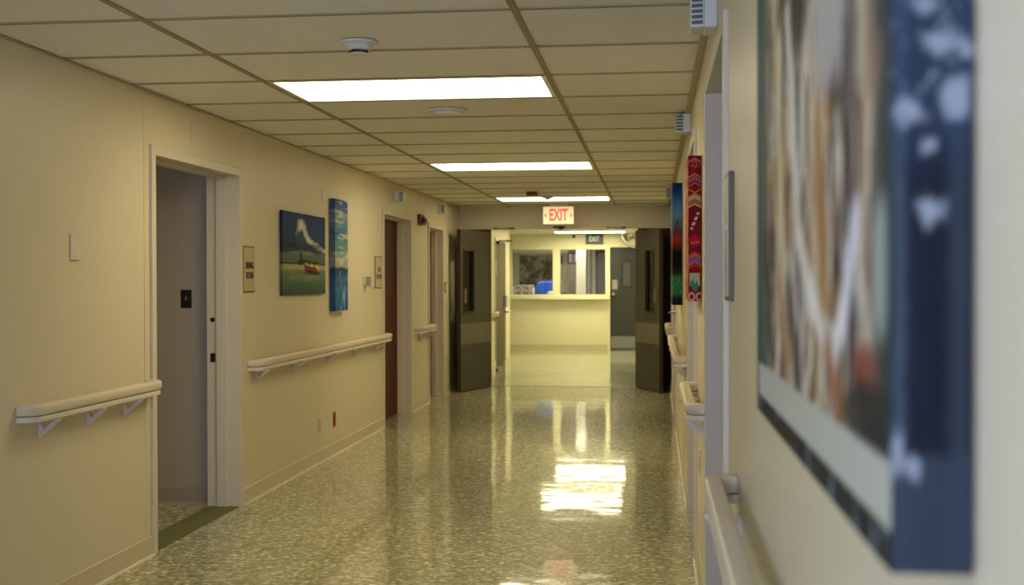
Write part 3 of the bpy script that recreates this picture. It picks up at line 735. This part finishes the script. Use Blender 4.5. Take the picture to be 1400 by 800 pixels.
def p_tall(u, v):
    n = fbm(u, v*5, 3, 21); n2 = fbm(u*.6, v*14, 3, 25); n3 = fbm(u*4, v*3, 3, 31)
    img = grad(v+.05*(n-.5), [(0,(36,74,110)),(.10,(44,92,122)),(.2,(56,104,124)),(.3,(52,96,122)),(.35,(34,64,96)),(.375,(30,50,80)),(.385,(140,140,108)),(.45,(150,150,110)),(.53,(104,134,108)),(.62,(90,128,118)),(.68,(56,104,128)),(.76,(84,124,130)),(.84,(120,138,128)),(.92,(66,96,124)),(1,(48,76,110))])
    img = over(img, sm(n2, .52, .68)*(v > .4)*.75, (186,184,150)); img = over(img, sm(n, .58, .75)*(v > .4)*.6, (54,96,132))
    img = over(img, sm(n3, .5, .68)*(v < .36)*.6*sm(u, .25, .4), (150,170,164)); img = over(img, sm(1-n3, .55, .7)*(v < .36)*.6, (28,60,96))
    img = over(img, (1-sm(np.abs(v-.37-.015*np.sin(u*20)), .006, .015))*.8, (26,44,66))
    for c in (.24, .64, .70, .9): img = over(img, (1-sm(np.abs(v-c-.01*(n-.5)), .002, .008))*.5, (40,70,90))
    return img
def p_tall_side(u, v): return over(p_tall(u*.2, v), np.full_like(u, .45), (22,58,104))
def p_redfront(u, v):
    n = fbm(u*2, v*6, 4, 41); img = over(np.zeros(u.shape+(3,))+L3((150,52,44)), sm(n, .45, .6), (196,140,110)); return img
def p_redside(u, v):
    img = np.zeros(u.shape+(3,))+L3((128,14,22)); n = fbm(u*2, v*14, 4, 44)
    img = over(img, sm(n, .5, .7)*.5, (84,6,16))
    def chev(cv, col, w=.008, up=1, h=.035):
        nonlocal img
        d = np.abs((v-cv)-up*h*(.5-np.abs(u-.5))*1.4); img = over(img, (1-sm(d, w*.5, w))*.9, col)
    for cv, col, up in ((.955,(196,120,110),1),(.94,(170,60,60),-1),(.85,(214,120,70),1),(.83,(200,90,60),1),(.815,(120,110,190),1),(.79,(210,90,56),1),(.77,(220,110,60),-1),(.715,(224,130,80),1),(.70,(216,200,130),1),(.685,(200,184,140),1),(.665,(220,120,70),1),(.645,(210,190,120),1),(.31,(210,80,60),1),(.295,(220,120,60),1),(.28,(110,110,180),1),(.262,(150,110,190),1),(.245,(220,120,60),1),(.225,(200,60,50),1)):
        chev(cv, col, up=up)
    for cu, cv, r1, c in ((.5,.945,.16,(200,70,60)),(.25,.03,.22,(224,170,160)),(.85,.03,.22,(224,170,160))):
        d = np.hypot((u-cu), (v-cv)*9); img = over(img, (1-sm(np.abs(d-r1), .04, .09))*.9, c)
    zz = seg(u, v*9, (.25,.50*9),(.75,.60*9), .10, .4)*(np.sin(v*180) > -.4); img = over(img, zz, (226,190,170))
    img = over(img, blob(u, v, .5, .415, .5, .045)*.8, (196,24,50)); img = over(img, seg(u, v*9, (.2,.40*9),(.8,.405*9), .05, .4)*.6, (214,130,110))
    sq = (v > .105)*(v < .195)*(u > .08)*(u < .9); img = over(img, sq*1.0, (190,186,140))
    t = (v > .085+.02*np.sin(u*9))*(v < .16-.05*u+.015*np.sin(u*22)); img = over(img, t*(u > .1)*.95, (40,140,110))
    return img
def p_bluefront(u, v): return p_blueside(u, v)
def p_blueside(u, v):
    n = fbm(u*2, v*12, 3, 52); n2 = fbm(u*3, v*20, 3, 57)
    img = grad(v+.04*(n-.5), [(0,(8,18,26)),(.05,(10,24,30)),(.08,(30,90,60)),(.14,(40,120,60)),(.22,(60,120,66)),(.26,(60,40,24)),(.32,(16,12,12)),(.44,(20,14,14)),(.5,(150,40,24)),(.55,(190,56,30)),(.59,(90,60,50)),(.66,(96,120,120)),(.75,(104,150,160)),(.85,(60,120,160)),(.92,(24,70,120)),(1,(12,36,70))])
    img = over(img, sm(n2, .58, .7)*(v > .08)*(v < .24)*.7, (110,180,110)); img = over(img, seg(u, v*8, (.3,.57*8),(.5,.68*8), .12, .5)*.9, (130,26,24))
    return img
def p_bigfront(u, v):   # u: 0 far edge, 1 edge nearest the viewer; v 0 bottom, 1 top
    n = fbm(u*4, v*3.0, 4, 61); n2 = fbm(u*13, v*2.6, 4, 66); n3 = fbm(u*4, v*6, 3, 71); n4 = fbm(u*26, v*5, 3, 77)
    img = grad(u+.06*(n3-.5), [(0,(52,78,70)),(.14,(70,92,80)),(.2,(120,98,68)),(.27,(196,176,132)),(.36,(150,118,74)),(.42,(206,192,158)),(.48,(88,72,62)),(.56,(150,126,96)),(.64,(190,160,104)),(.72,(140,118,96)),(.8,(112,100,92)),(.87,(62,54,54)),(.905,(160,134,104)),(.935,(120,104,84)),(.96,(66,68,66)),(1,(40,56,60))])
    e = sm(u, .12, .2)*(1-sm(u, .90, .95))
    img = over(img, sm(n2, .50, .62)*.8*e, (222,212,184)); img = over(img, sm(1-n2, .50, .62)*.9*e, (44,34,32)); img = over(img, sm(n, .56, .7)*.6*e, (176,128,58))
    img = over(img, sm(n4, .58, .7)*.6*e, (214,206,190)); img = over(img, sm(1-n4, .6, .7)*.5*e, (60,46,40))
    img = over(img, (v > .5)*blob(u+.05*(n-.5), v, .47, .66, .17, .15)*.9, (40,32,36)); img = over(img, blob(u+.05*(n-.5), v, .72, .54, .12, .10)*.85, (176,172,160))
    for a, b, w, c in (((.40,.62),(.50,.30),.020,(226,220,200)),((.50,.30),(.60,.22),.022,(224,216,192)),((.60,.22),(.74,.165),.022,(232,228,208)),((.76,.165),(.80,.20),.018,(226,222,210)),((.80,.20),(.87,.30),.020,(228,226,222)),((.30,.6),(.34,.2),.022,(214,196,150)),((.66,.36),(.70,.22),.03,(168,120,60)),((.72,.16),(.78,.11),.025,(150,98,56)),((.83,.6),(.84,.33),.02,(70,60,62)),((.905,.6),(.90,.26),.014,(172,148,116)),((.13,.3),(.22,.12),.03,(44,40,36)),((.30,.24),(.40,.12),.025,(170,130,90)),((.42,.22),(.5,.11),.03,(60,46,38))):
        img = over(img, seg(u+.015*(n3-.5), v+.01*(n2-.5), a, b, w, .7)*.85, c)
    img = over(img, blob(u, v, .965, .25, .035, .07)*.85, (160,172,156)); img = over(img, blob(u, v, .90, .15, .06, .035)*.8, (124,40,40)); img = over(img, blob(u, v, .93, .11, .14, .045)*.95, (34,40,40))
    img = over(img, sm(u, .975, .99)*.8, (34,46,54))
    img = over(img, 1-sm(v, .085, .093), (184,186,164)); img = over(img, (1-sm(v, .030, .036)), (24,30,30)); img = over(img, (1-sm(v, .030, .036))*sm(n2, .60, .68)*.8, (120,140,150))
    return over(img, (1-sm(u, .02, .035))*.9, (30,42,38))
def p_bigside(u, v):    # u: 0 front edge, 1 wall edge
    n = fbm(u*2, v*16, 3, 81); n2 = fbm(u*3, v*40, 3, 86)
    img = grad(u+.10*(n-.5), [(0,(56,76,92)),(.12,(84,104,128)),(.24,(18,30,56)),(.5,(10,20,44)),(.66,(16,26,50)),(.78,(60,74,94)),(.92,(62,66,86)),(1,(34,44,74))])
    img = over(img, sm(v, .31, .38)*.6, (60,84,120)); img = over(img, (1-sm(v+.02*(n-.5), .088, .10))*.85, (70,82,104))
    img = over(img, sm(n2, .66, .74)*sm(v, .38, .41)*.8, (206,218,240))  # pale flecks: daylight glints painted into the colour
    for cu, cv, ru, rv in ((.22,.375,.22,.012),(.82,.385,.22,.018),(.62,.430,.30,.010),(.90,.422,.14,.008),(.40,.462,.22,.008),(.45,.345,.14,.008),(.50,.295,.20,.012),(.10,.10,.12,.02),(.28,.085,.12,.012)):  # pale blobs: reflected daylight painted on the canvas side
        img = over(img, blob(u+.25*(n-.5), v+.02*(n2-.5), cu, cv, ru, rv, .6)*.9, (206,216,238))
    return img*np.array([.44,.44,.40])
def grid_face(vs, fs, cols, O, U, V, nu, nv, painter):
    O, U, V = Vector(O), Vector(U), Vector(V); b = len(vs)
    uu, vv = np.meshgrid(np.linspace(0, 1, nu+1), np.linspace(0, 1, nv+1)); img = np.clip(painter(uu, vv), 0, 1)
    for j_ in range(nv+1):
        for i in range(nu+1):
            p = O+U*uu[j_, i]+V*vv[j_, i]; vs.append(tuple(p)); cols.append(tuple(img[j_, i])+(1.0,))
    for j_ in range(nv):
        for i in range(nu): q = b+j_*(nu+1)+i; fs.append((q, q+1, q+nu+2, q+nu+1))
def canvas(name, s, W, ya, yb, za, zb, d, front, side, m, label, cat, nf=(90,130), ns=(12,130), gap=.003, tint=(1.35,1.45,1.85)):
    """stretched canvas on a side wall; front face looks into the corridor, its viewer-side edge (ya) is painted with side()"""
    vs, fs, cols = [], [], []; f = W+s*(d+gap); bk = W+s*gap; h = Vector((0, 0, zb-za))
    grid_face(vs, fs, cols, (f, ya, za), (0, yb-ya, 0), h, nf[0], nf[1], (front if s > 0 else (lambda u, v: front(1-u, v))))
    grid_face(vs, fs, cols, (f, ya, za), (bk-f, 0, 0), h, ns[0], ns[1], side)
    grid_face(vs, fs, cols, (f, yb, za), (bk-f, 0, 0), h, 4, 40, lambda u, v: side(u*0+.5, v))
    one = lambda vv: (lambda u, v: (front if s > 0 else (lambda a, b: front(1-a, b)))(u, u*0+vv))
    grid_face(vs, fs, cols, (f, ya, za), (0, yb-ya, 0), Vector((bk-f, 0, 0)), 30, 2, one(0.0)); grid_face(vs, fs, cols, (f, ya, zb), (0, yb-ya, 0), Vector((bk-f, 0, 0)), 30, 2, one(1.0))
    grid_face(vs, fs, cols, (bk, ya, za), (0, yb-ya, 0), h, 1, 1, lambda u, v: np.zeros(u.shape+(3,))+.3)
    org = Vector((W, (ya+yb)/2, za)); me = bpy.data.meshes.new(name); me.from_pydata([tuple(Vector(v)-org) for v in vs], [], fs)
    at = me.color_attributes.new('Col', 'FLOAT_COLOR', 'POINT'); at.data.foreach_set('color', np.clip(np.array(cols, dtype=np.float32)*np.array(tint+(1.0,), dtype=np.float32), 0, .92).ravel())
    bm = bmesh.new(); bm.from_mesh(me); bmesh.ops.remove_doubles(bm, verts=bm.verts, dist=1e-7) if False else None; bmesh.ops.recalc_face_normals(bm, faces=bm.faces); bm.to_mesh(me); bm.free()
    o = put(name, me, m); o.location = org
    return tag(o, label, cat)
canvas('painting', 1, XL, 7.90, 8.965, 1.283, 1.862, .018, p_boat, lambda u, v: p_boat(u*.02, v)*.6, M['paint'], 'seascape painting of a beached boat under a tall cloud', 'painting', nf=(120,130))
canvas('painting', 1, XL, 9.16, 9.55, 1.143, 2.025, .044, p_tall, p_tall_side, M['paint'], 'tall narrow blue abstract painting right of the boat seascape', 'painting', nf=(40,160))
canvas('painting', -1, XR, 5.36, 5.86, 1.288, 1.93, .056, p_redfront, p_redside, M['paint'], 'tall red canvas with woven chevron pattern on the right wall', 'painting', nf=(40,60), ns=(34,220), tint=(1.0,.95,1.0))
canvas('painting', -1, XR, 8.98, 9.7, 1.195, 2.10, .070, p_bluefront, p_blueside, M['paint'], 'narrow blue, red and green canvas beyond the red one on the right wall', 'painting', nf=(30,60), ns=(16,160), tint=(1.0,1.1,1.4))
canvas('painting', -1, XR, .815, 1.845, 1.188, 2.0, .052, lambda u, v: p_bigfront(u, v), p_bigside, M['gloss'], 'large blurred brown and navy painting close to the viewer on the right wall', 'painting', nf=(200,200), ns=(26,200), tint=(1.0,.98,.98))

# office mural, on the back wall
def p_mural(u, v):
    n = fbm(u*3, v*2, 4, 91); n2 = fbm(u*5, v*4, 3, 95)
    img = np.zeros(u.shape+(3,))+L3((120,122,98)); img = over(img, sm(n, .5, .62)*.8, (84,76,62)); img = over(img, sm(n2, .55, .64)*.9, (38,36,28))
    for cu, cv, ru, rv, c in ((.12,.78,.13,.10,(34,32,24)),(.33,.86,.10,.10,(44,30,26)),(.42,.7,.14,.16,(128,104,90)),(.26,.62,.12,.14,(50,44,36)),(.35,.38,.10,.09,(30,34,24)),(.75,.7,.2,.12,(40,38,30)),(.92,.75,.1,.14,(34,32,26)),(.68,.48,.10,.15,(60,56,44)),(.32,.12,.24,.13,(44,46,60)),(.55,.35,.03,.35,(50,66,40))):
        img = over(img, blob(u+.08*(n-.5), v+.1*(n2-.5), cu, cv, ru, rv)*.85, c)
    return img
vs, fs, cols = [], [], []
grid_face(vs, fs, cols, (-3.02, OY-.03, 1.19), (.98, 0, 0), (0, 0, .76), 70, 50, p_mural)
for O, U, V in (((-3.02, OY-.03, 1.19), (0,.029,0), (0,0,.76)), ((-2.04, OY-.03, 1.19), (0,.029,0), (0,0,.76)), ((-3.02, OY-.03, 1.19), (.98,0,0), (0,.029,0)), ((-3.02, OY-.03, 1.95), (.98,0,0), (0,.029,0))):
    grid_face(vs, fs, cols, O, U, V, 1, 1, lambda u, v: np.zeros(u.shape+(3,))+.05)
me = bpy.data.meshes.new('wall_art'); me.from_pydata([tuple(Vector(v)-Vector((-2.5, OY, 1.19))) for v in vs], [], fs)
me.color_attributes.new('Col', 'FLOAT_COLOR', 'POINT').data.foreach_set('color', np.array(cols, dtype=np.float32).ravel())
o = put('wall_art', me, M['paint']); o.location = (-2.5, OY, 1.19); tag(o, 'wide dark floral artwork on the office wall seen through the left reception window', 'painting')

# desk just behind the window, carrying the binders
r = root('office_desk', (-2.0, 24.5, 0), 'desk counter inside the office just behind the reception window', 'desk')
MB().box(-3.1, -.98, 24.0, 24.62, 1.02, 1.06).build('desk_top', M['cab'], r, bevel=.004)
for q in (-3.1, -1.03): MB().box(q, q+.05, 24.0, 24.6, 0, 1.0198).build('side_panel', M['cab'], r)
cols_b = [(200,200,205),(226,224,226),(196,178,150),(180,160,132),(150,110,84),(206,200,190),(222,222,230),(120,112,120),(190,160,130),(126,84,70),(214,206,200),(176,170,186),(232,230,226)]
names_b = ['grey','white','beige','tan','brown','cream','bluish white','dark grey','sand','reddish brown','off white','lilac grey','white']
x = -2.875; 
for i, c in enumerate(cols_b):
    w_ = .029+.006*((i*7) % 3); hgt = .175+.012*((i*5) % 3)-.04*(i == 0)
    bm_ = mat('binder_%s_%d' % (names_b[i].replace(' ', '_'), i), srgb(*c), .6)
    r = root('binder', (x+w_/2, 24.3, 1.06), '', 'binder', 'binders standing behind the reception window')
    left = 'at the left end of the row behind the reception glass' if i == 0 else ('at the right end of the row, next to the blue chair' if i == len(cols_b)-1 else 'between %s and %s binders behind the reception glass' % (names_b[i-1], names_b[i+1]))
    r['label'] = '%s binder %s' % (names_b[i], left)
    MB().box(x, x+w_-.002, 24.2, 24.43, 1.0602, 1.06+hgt).build('cover', bm_, r, bevel=.003)
    if c[0] < 200: MB().box(x+.005, x+w_-.007, 24.1985, 24.1999, 1.06+hgt*.45, 1.06+hgt*.75).build('spine_label', M['paper'] if c[0] < 200 else M['ivory'], r)
    x += w_
r = root('paper_tray', (-2.62, 24.42, 1.2), 'pale shallow tray lying behind the row of binders', 'tray')
MB().prism([(-2.80, 1.262), (-2.77, 1.285), (-2.47, 1.285), (-2.44, 1.262)], 'y', 24.45, 24.60).build('tray_top', M['paper'], r)
MB().box(-2.82, -2.42, 24.44, 24.61, 1.245, 1.2618).build('tray_rim', M['crate'], r, bevel=.003)
MB().box(-2.80, -2.44, 24.46, 24.60, 1.0602, 1.2448).build('tray_stand', M['crate'], r)
# blue chair
r = root('office_chair', (-2.23, 24.95, 0), 'royal blue office chair back showing above the reception ledge', 'chair')
mb = MB(); prof = []
for k in range(33):
    a = math.pi*k/32; c_, s_ = math.cos(a), math.sin(a); prof.append((-2.225+.225*math.copysign(abs(c_)**.45, c_), .95+.405*abs(s_)**.5))
prof = prof+[(-2.45, .75), (-2.0, .75)]
mb.prism(prof, 'y', 24.78, 24.86).build('backrest', M['blue'], r, bevel=.02)
MB().box(-2.45, -2.0, 24.87, 25.3, .48, .56).build('seat', M['blue'], r, bevel=.03)
MB().tube([(-2.225, 25.05, .08), (-2.225, 25.05, .47)], .025).build('column', M['black'], r)
for k in range(5):
    a = 2*math.pi*k/5; MB().tube([(-2.225, 25.05, .08), (-2.225+.27*math.cos(a), 25.05+.27*math.sin(a), .05)], .02).lathe([(.03, -.05), (.03, 0)], (-2.225+.27*math.cos(a), 25.05+.27*math.sin(a), .05), 'z', 12).build('base_leg', M['black'], r)
MB().box(-2.24, -2.21, 24.86, 24.88, .5, .8).build('back_support', M['black'], r)
r = root('maroon_chair', (-2.28, 25.7, 0), 'dark maroon chair top showing just over the blue chair', 'chair')
MB().prism([(-2.50, 1.0), (-2.50, 1.31), (-2.42, 1.37), (-2.30, 1.395), (-2.18, 1.37), (-2.08, 1.31), (-2.08, 1.0)], 'y', 25.50, 25.57).build('backrest', M['maroon'], r, bevel=.02)
MB().box(-2.5, -2.08, 25.58, 26.0, .62, .70).build('seat', M['maroon'], r, bevel=.02)
MB().box(-2.31, -2.27, 25.57, 25.6, .63, 1.1).build('back_support', M['black'], r)
for sx_ in (-2.48, -2.13):
    for sy_ in (25.6, 25.95): MB().tube([(sx_+.02, sy_, 0), (sx_+.02, sy_, .62)], .014).build('leg', M['black'], r)
tag(MB().lathe([(.085, 0), (.10, .03), (.085, .07), (.05, .092), (.01, .10)], (-2.06, 24.22, 1.0602), 'z', 28).build('paper_bundle', mat('pale_green_white', (.70,.78,.62,1), .6), smooth=True, origin=(-2.06, 24.22, 1.06)), 'pale rounded bundle on the ledge in front of the blue chair', 'bundle')
r = root('desk_phone', (-1.83, 24.25, 1.06), 'small black phone at the bottom left of the right reception window', 'phone')
MB().prism([(24.18, 1.0602), (24.18, 1.09), (24.34, 1.125), (24.34, 1.0602)], 'x', -1.90, -1.74).build('phone_base', M['black'], r, bevel=.004)
MB().tube([(-1.885, 24.2, 1.125), (-1.885, 24.3, 1.142)], .018).build('handset', M['black'], r)

# tall cabinet, framed pictures, column, door behind the right pane
r = root('tall_cabinet', (-1.9, 26.8, 0), 'putty coloured drawer cabinet behind the right reception window', 'cabinet')
MB().box(-2.10, -1.66, 26.58, OY-.002, 0, 1.74).build('cabinet_body', M['cab'], r, bevel=.004)
for k in range(8):
    zz = .06+k*.21
    dwr = MB().box(-1.90, -1.67, 26.565, 26.5799, zz, zz+.20).build('drawer', M['cab'], r, bevel=.003)
    MB().box(-1.81, -1.76, 26.555, 26.5648, zz+.09, zz+.10).build('drawer_pull', M['steel'], dwr)
MB().box(-2.09, -1.91, 26.565, 26.5799, .06, 1.72).build('side_door', M['cab'], r, bevel=.003)
MB().box(-1.905, -1.896, 26.555, 26.5799, .04, 1.735).build('corner_strip', M['colw'], r)
r = root('picture_frame', (-1.78, 26.7, 1.742), 'black double picture frame standing on top of the putty cabinet', 'picture frame')
mb = MB(); fx0, fx1, fz0, fz1 = -1.905, -1.68, 1.7402, 2.0
mb.box(fx0, fx0+.03, 26.66, 26.69, fz0, fz1); mb.box(fx1-.03, fx1, 26.66, 26.69, fz0, fz1); mb.box(fx0+.03, fx1-.03, 26.66, 26.69, fz0, fz0+.035); mb.box(fx0+.03, fx1-.03, 26.66, 26.69, fz1-.035, fz1); mb.box(-1.81, -1.785, 26.66, 26.69, fz0+.035, fz1-.035)
mb.build('frame', M['black'], r)
MB().box(fx0+.03, -1.81, 26.68, 26.688, fz0+.035, fz1-.035).build('print', M['paper'], r); MB().box(-1.785, fx1-.03, 26.68, 26.688, fz0+.035, fz1-.035).build('print', mat('lilac_print', (.50,.42,.50,1), .6), r)
struct(MB().box(-1.615, -1.41, 25.1, 25.3, 0, OH-.001).build('wall_office_column', M['colw'], bevel=.004))
r = struct(root('door_11', (-1.1, OY, 0)))
MB().box(-1.48, -1.43, OY-.04, OY-.001, 0, 2.35).box(-1.375, -1.30, OY-.05, OY-.001, 0, 2.35).build('door_frame', M['colw'], r, bevel=.003)
MB().box(-1.298, -.45, OY-.045, OY-.002, 0, 2.3).build('door_leaf', mat('olive_brown_door', (.16,.12,.055,1), .5, var=.05), r)
MB().box(-1.297, -1.262, OY-.052, OY-.046, 0, 2.3).build('edge_strip', M['wood'], r)
MB().tube([(-1.25, OY-.08, 1.94), (-1.12, OY-.14, 1.965), (-.95, OY-.08, 1.96)], .012).build('closer_arm', M['steel'], r)

# ------------------------------------------------------------------ daylight through the two unseen windows added behind the camera
wd_ = bpy.data.worlds.new('world'); C.world = wd_; wd_.use_nodes = True
bg = wd_.node_tree.nodes['Background']; bg.inputs['Color'].default_value = (.48, .60, 1.0, 1); bg.inputs['Strength'].default_value = 10.5
pl = bpy.data.lights.new('window_portal', 'AREA'); pl.shape = 'RECTANGLE'; pl.size = wz1_-wz0_; pl.size_y = wy1-wy0; pl.cycles.is_portal = True
po = bpy.data.objects.new('window_portal', pl); COL.objects.link(po); po.location = (XL-.15, (wy0+wy1)/2, (wz0_+wz1_)/2); po.rotation_euler = (0, math.radians(-90), 0)
pl = bpy.data.lights.new('window_portal', 'AREA'); pl.shape = 'RECTANGLE'; pl.size = bx1-bx0; pl.size_y = bz1-bz0; pl.cycles.is_portal = True
po = bpy.data.objects.new('window_portal', pl); COL.objects.link(po); po.location = ((bx0+bx1)/2, YB-.13, (bz0+bz1)/2); po.rotation_euler = (math.radians(90), 0, 0)

# ------------------------------------------------------------------ camera
cd = bpy.data.cameras.new('camera'); cam = bpy.data.objects.new('camera', cd); COL.objects.link(cam)
cd.sensor_width = 36; cd.lens = 1642.06/1400*36; cd.clip_start = .02
R = Matrix.Rotation(.1177, 4, 'Z') @ Matrix.Rotation(math.pi/2-.0102, 4, 'X') @ Matrix.Rotation(-.0025, 4, 'Z')
cam.matrix_world = Matrix.Translation((0, 0, 1.3821)) @ R
cd.dof.use_dof = True; cd.dof.focus_distance = 5.6; cd.dof.aperture_fstop = 4.0
C.camera = cam
C.view_settings.view_transform = 'Standard'; C.view_settings.look = 'None'; C.view_settings.gamma = 1; C.view_settings.use_curve_mapping = False
C.view_settings.exposure = 0.44
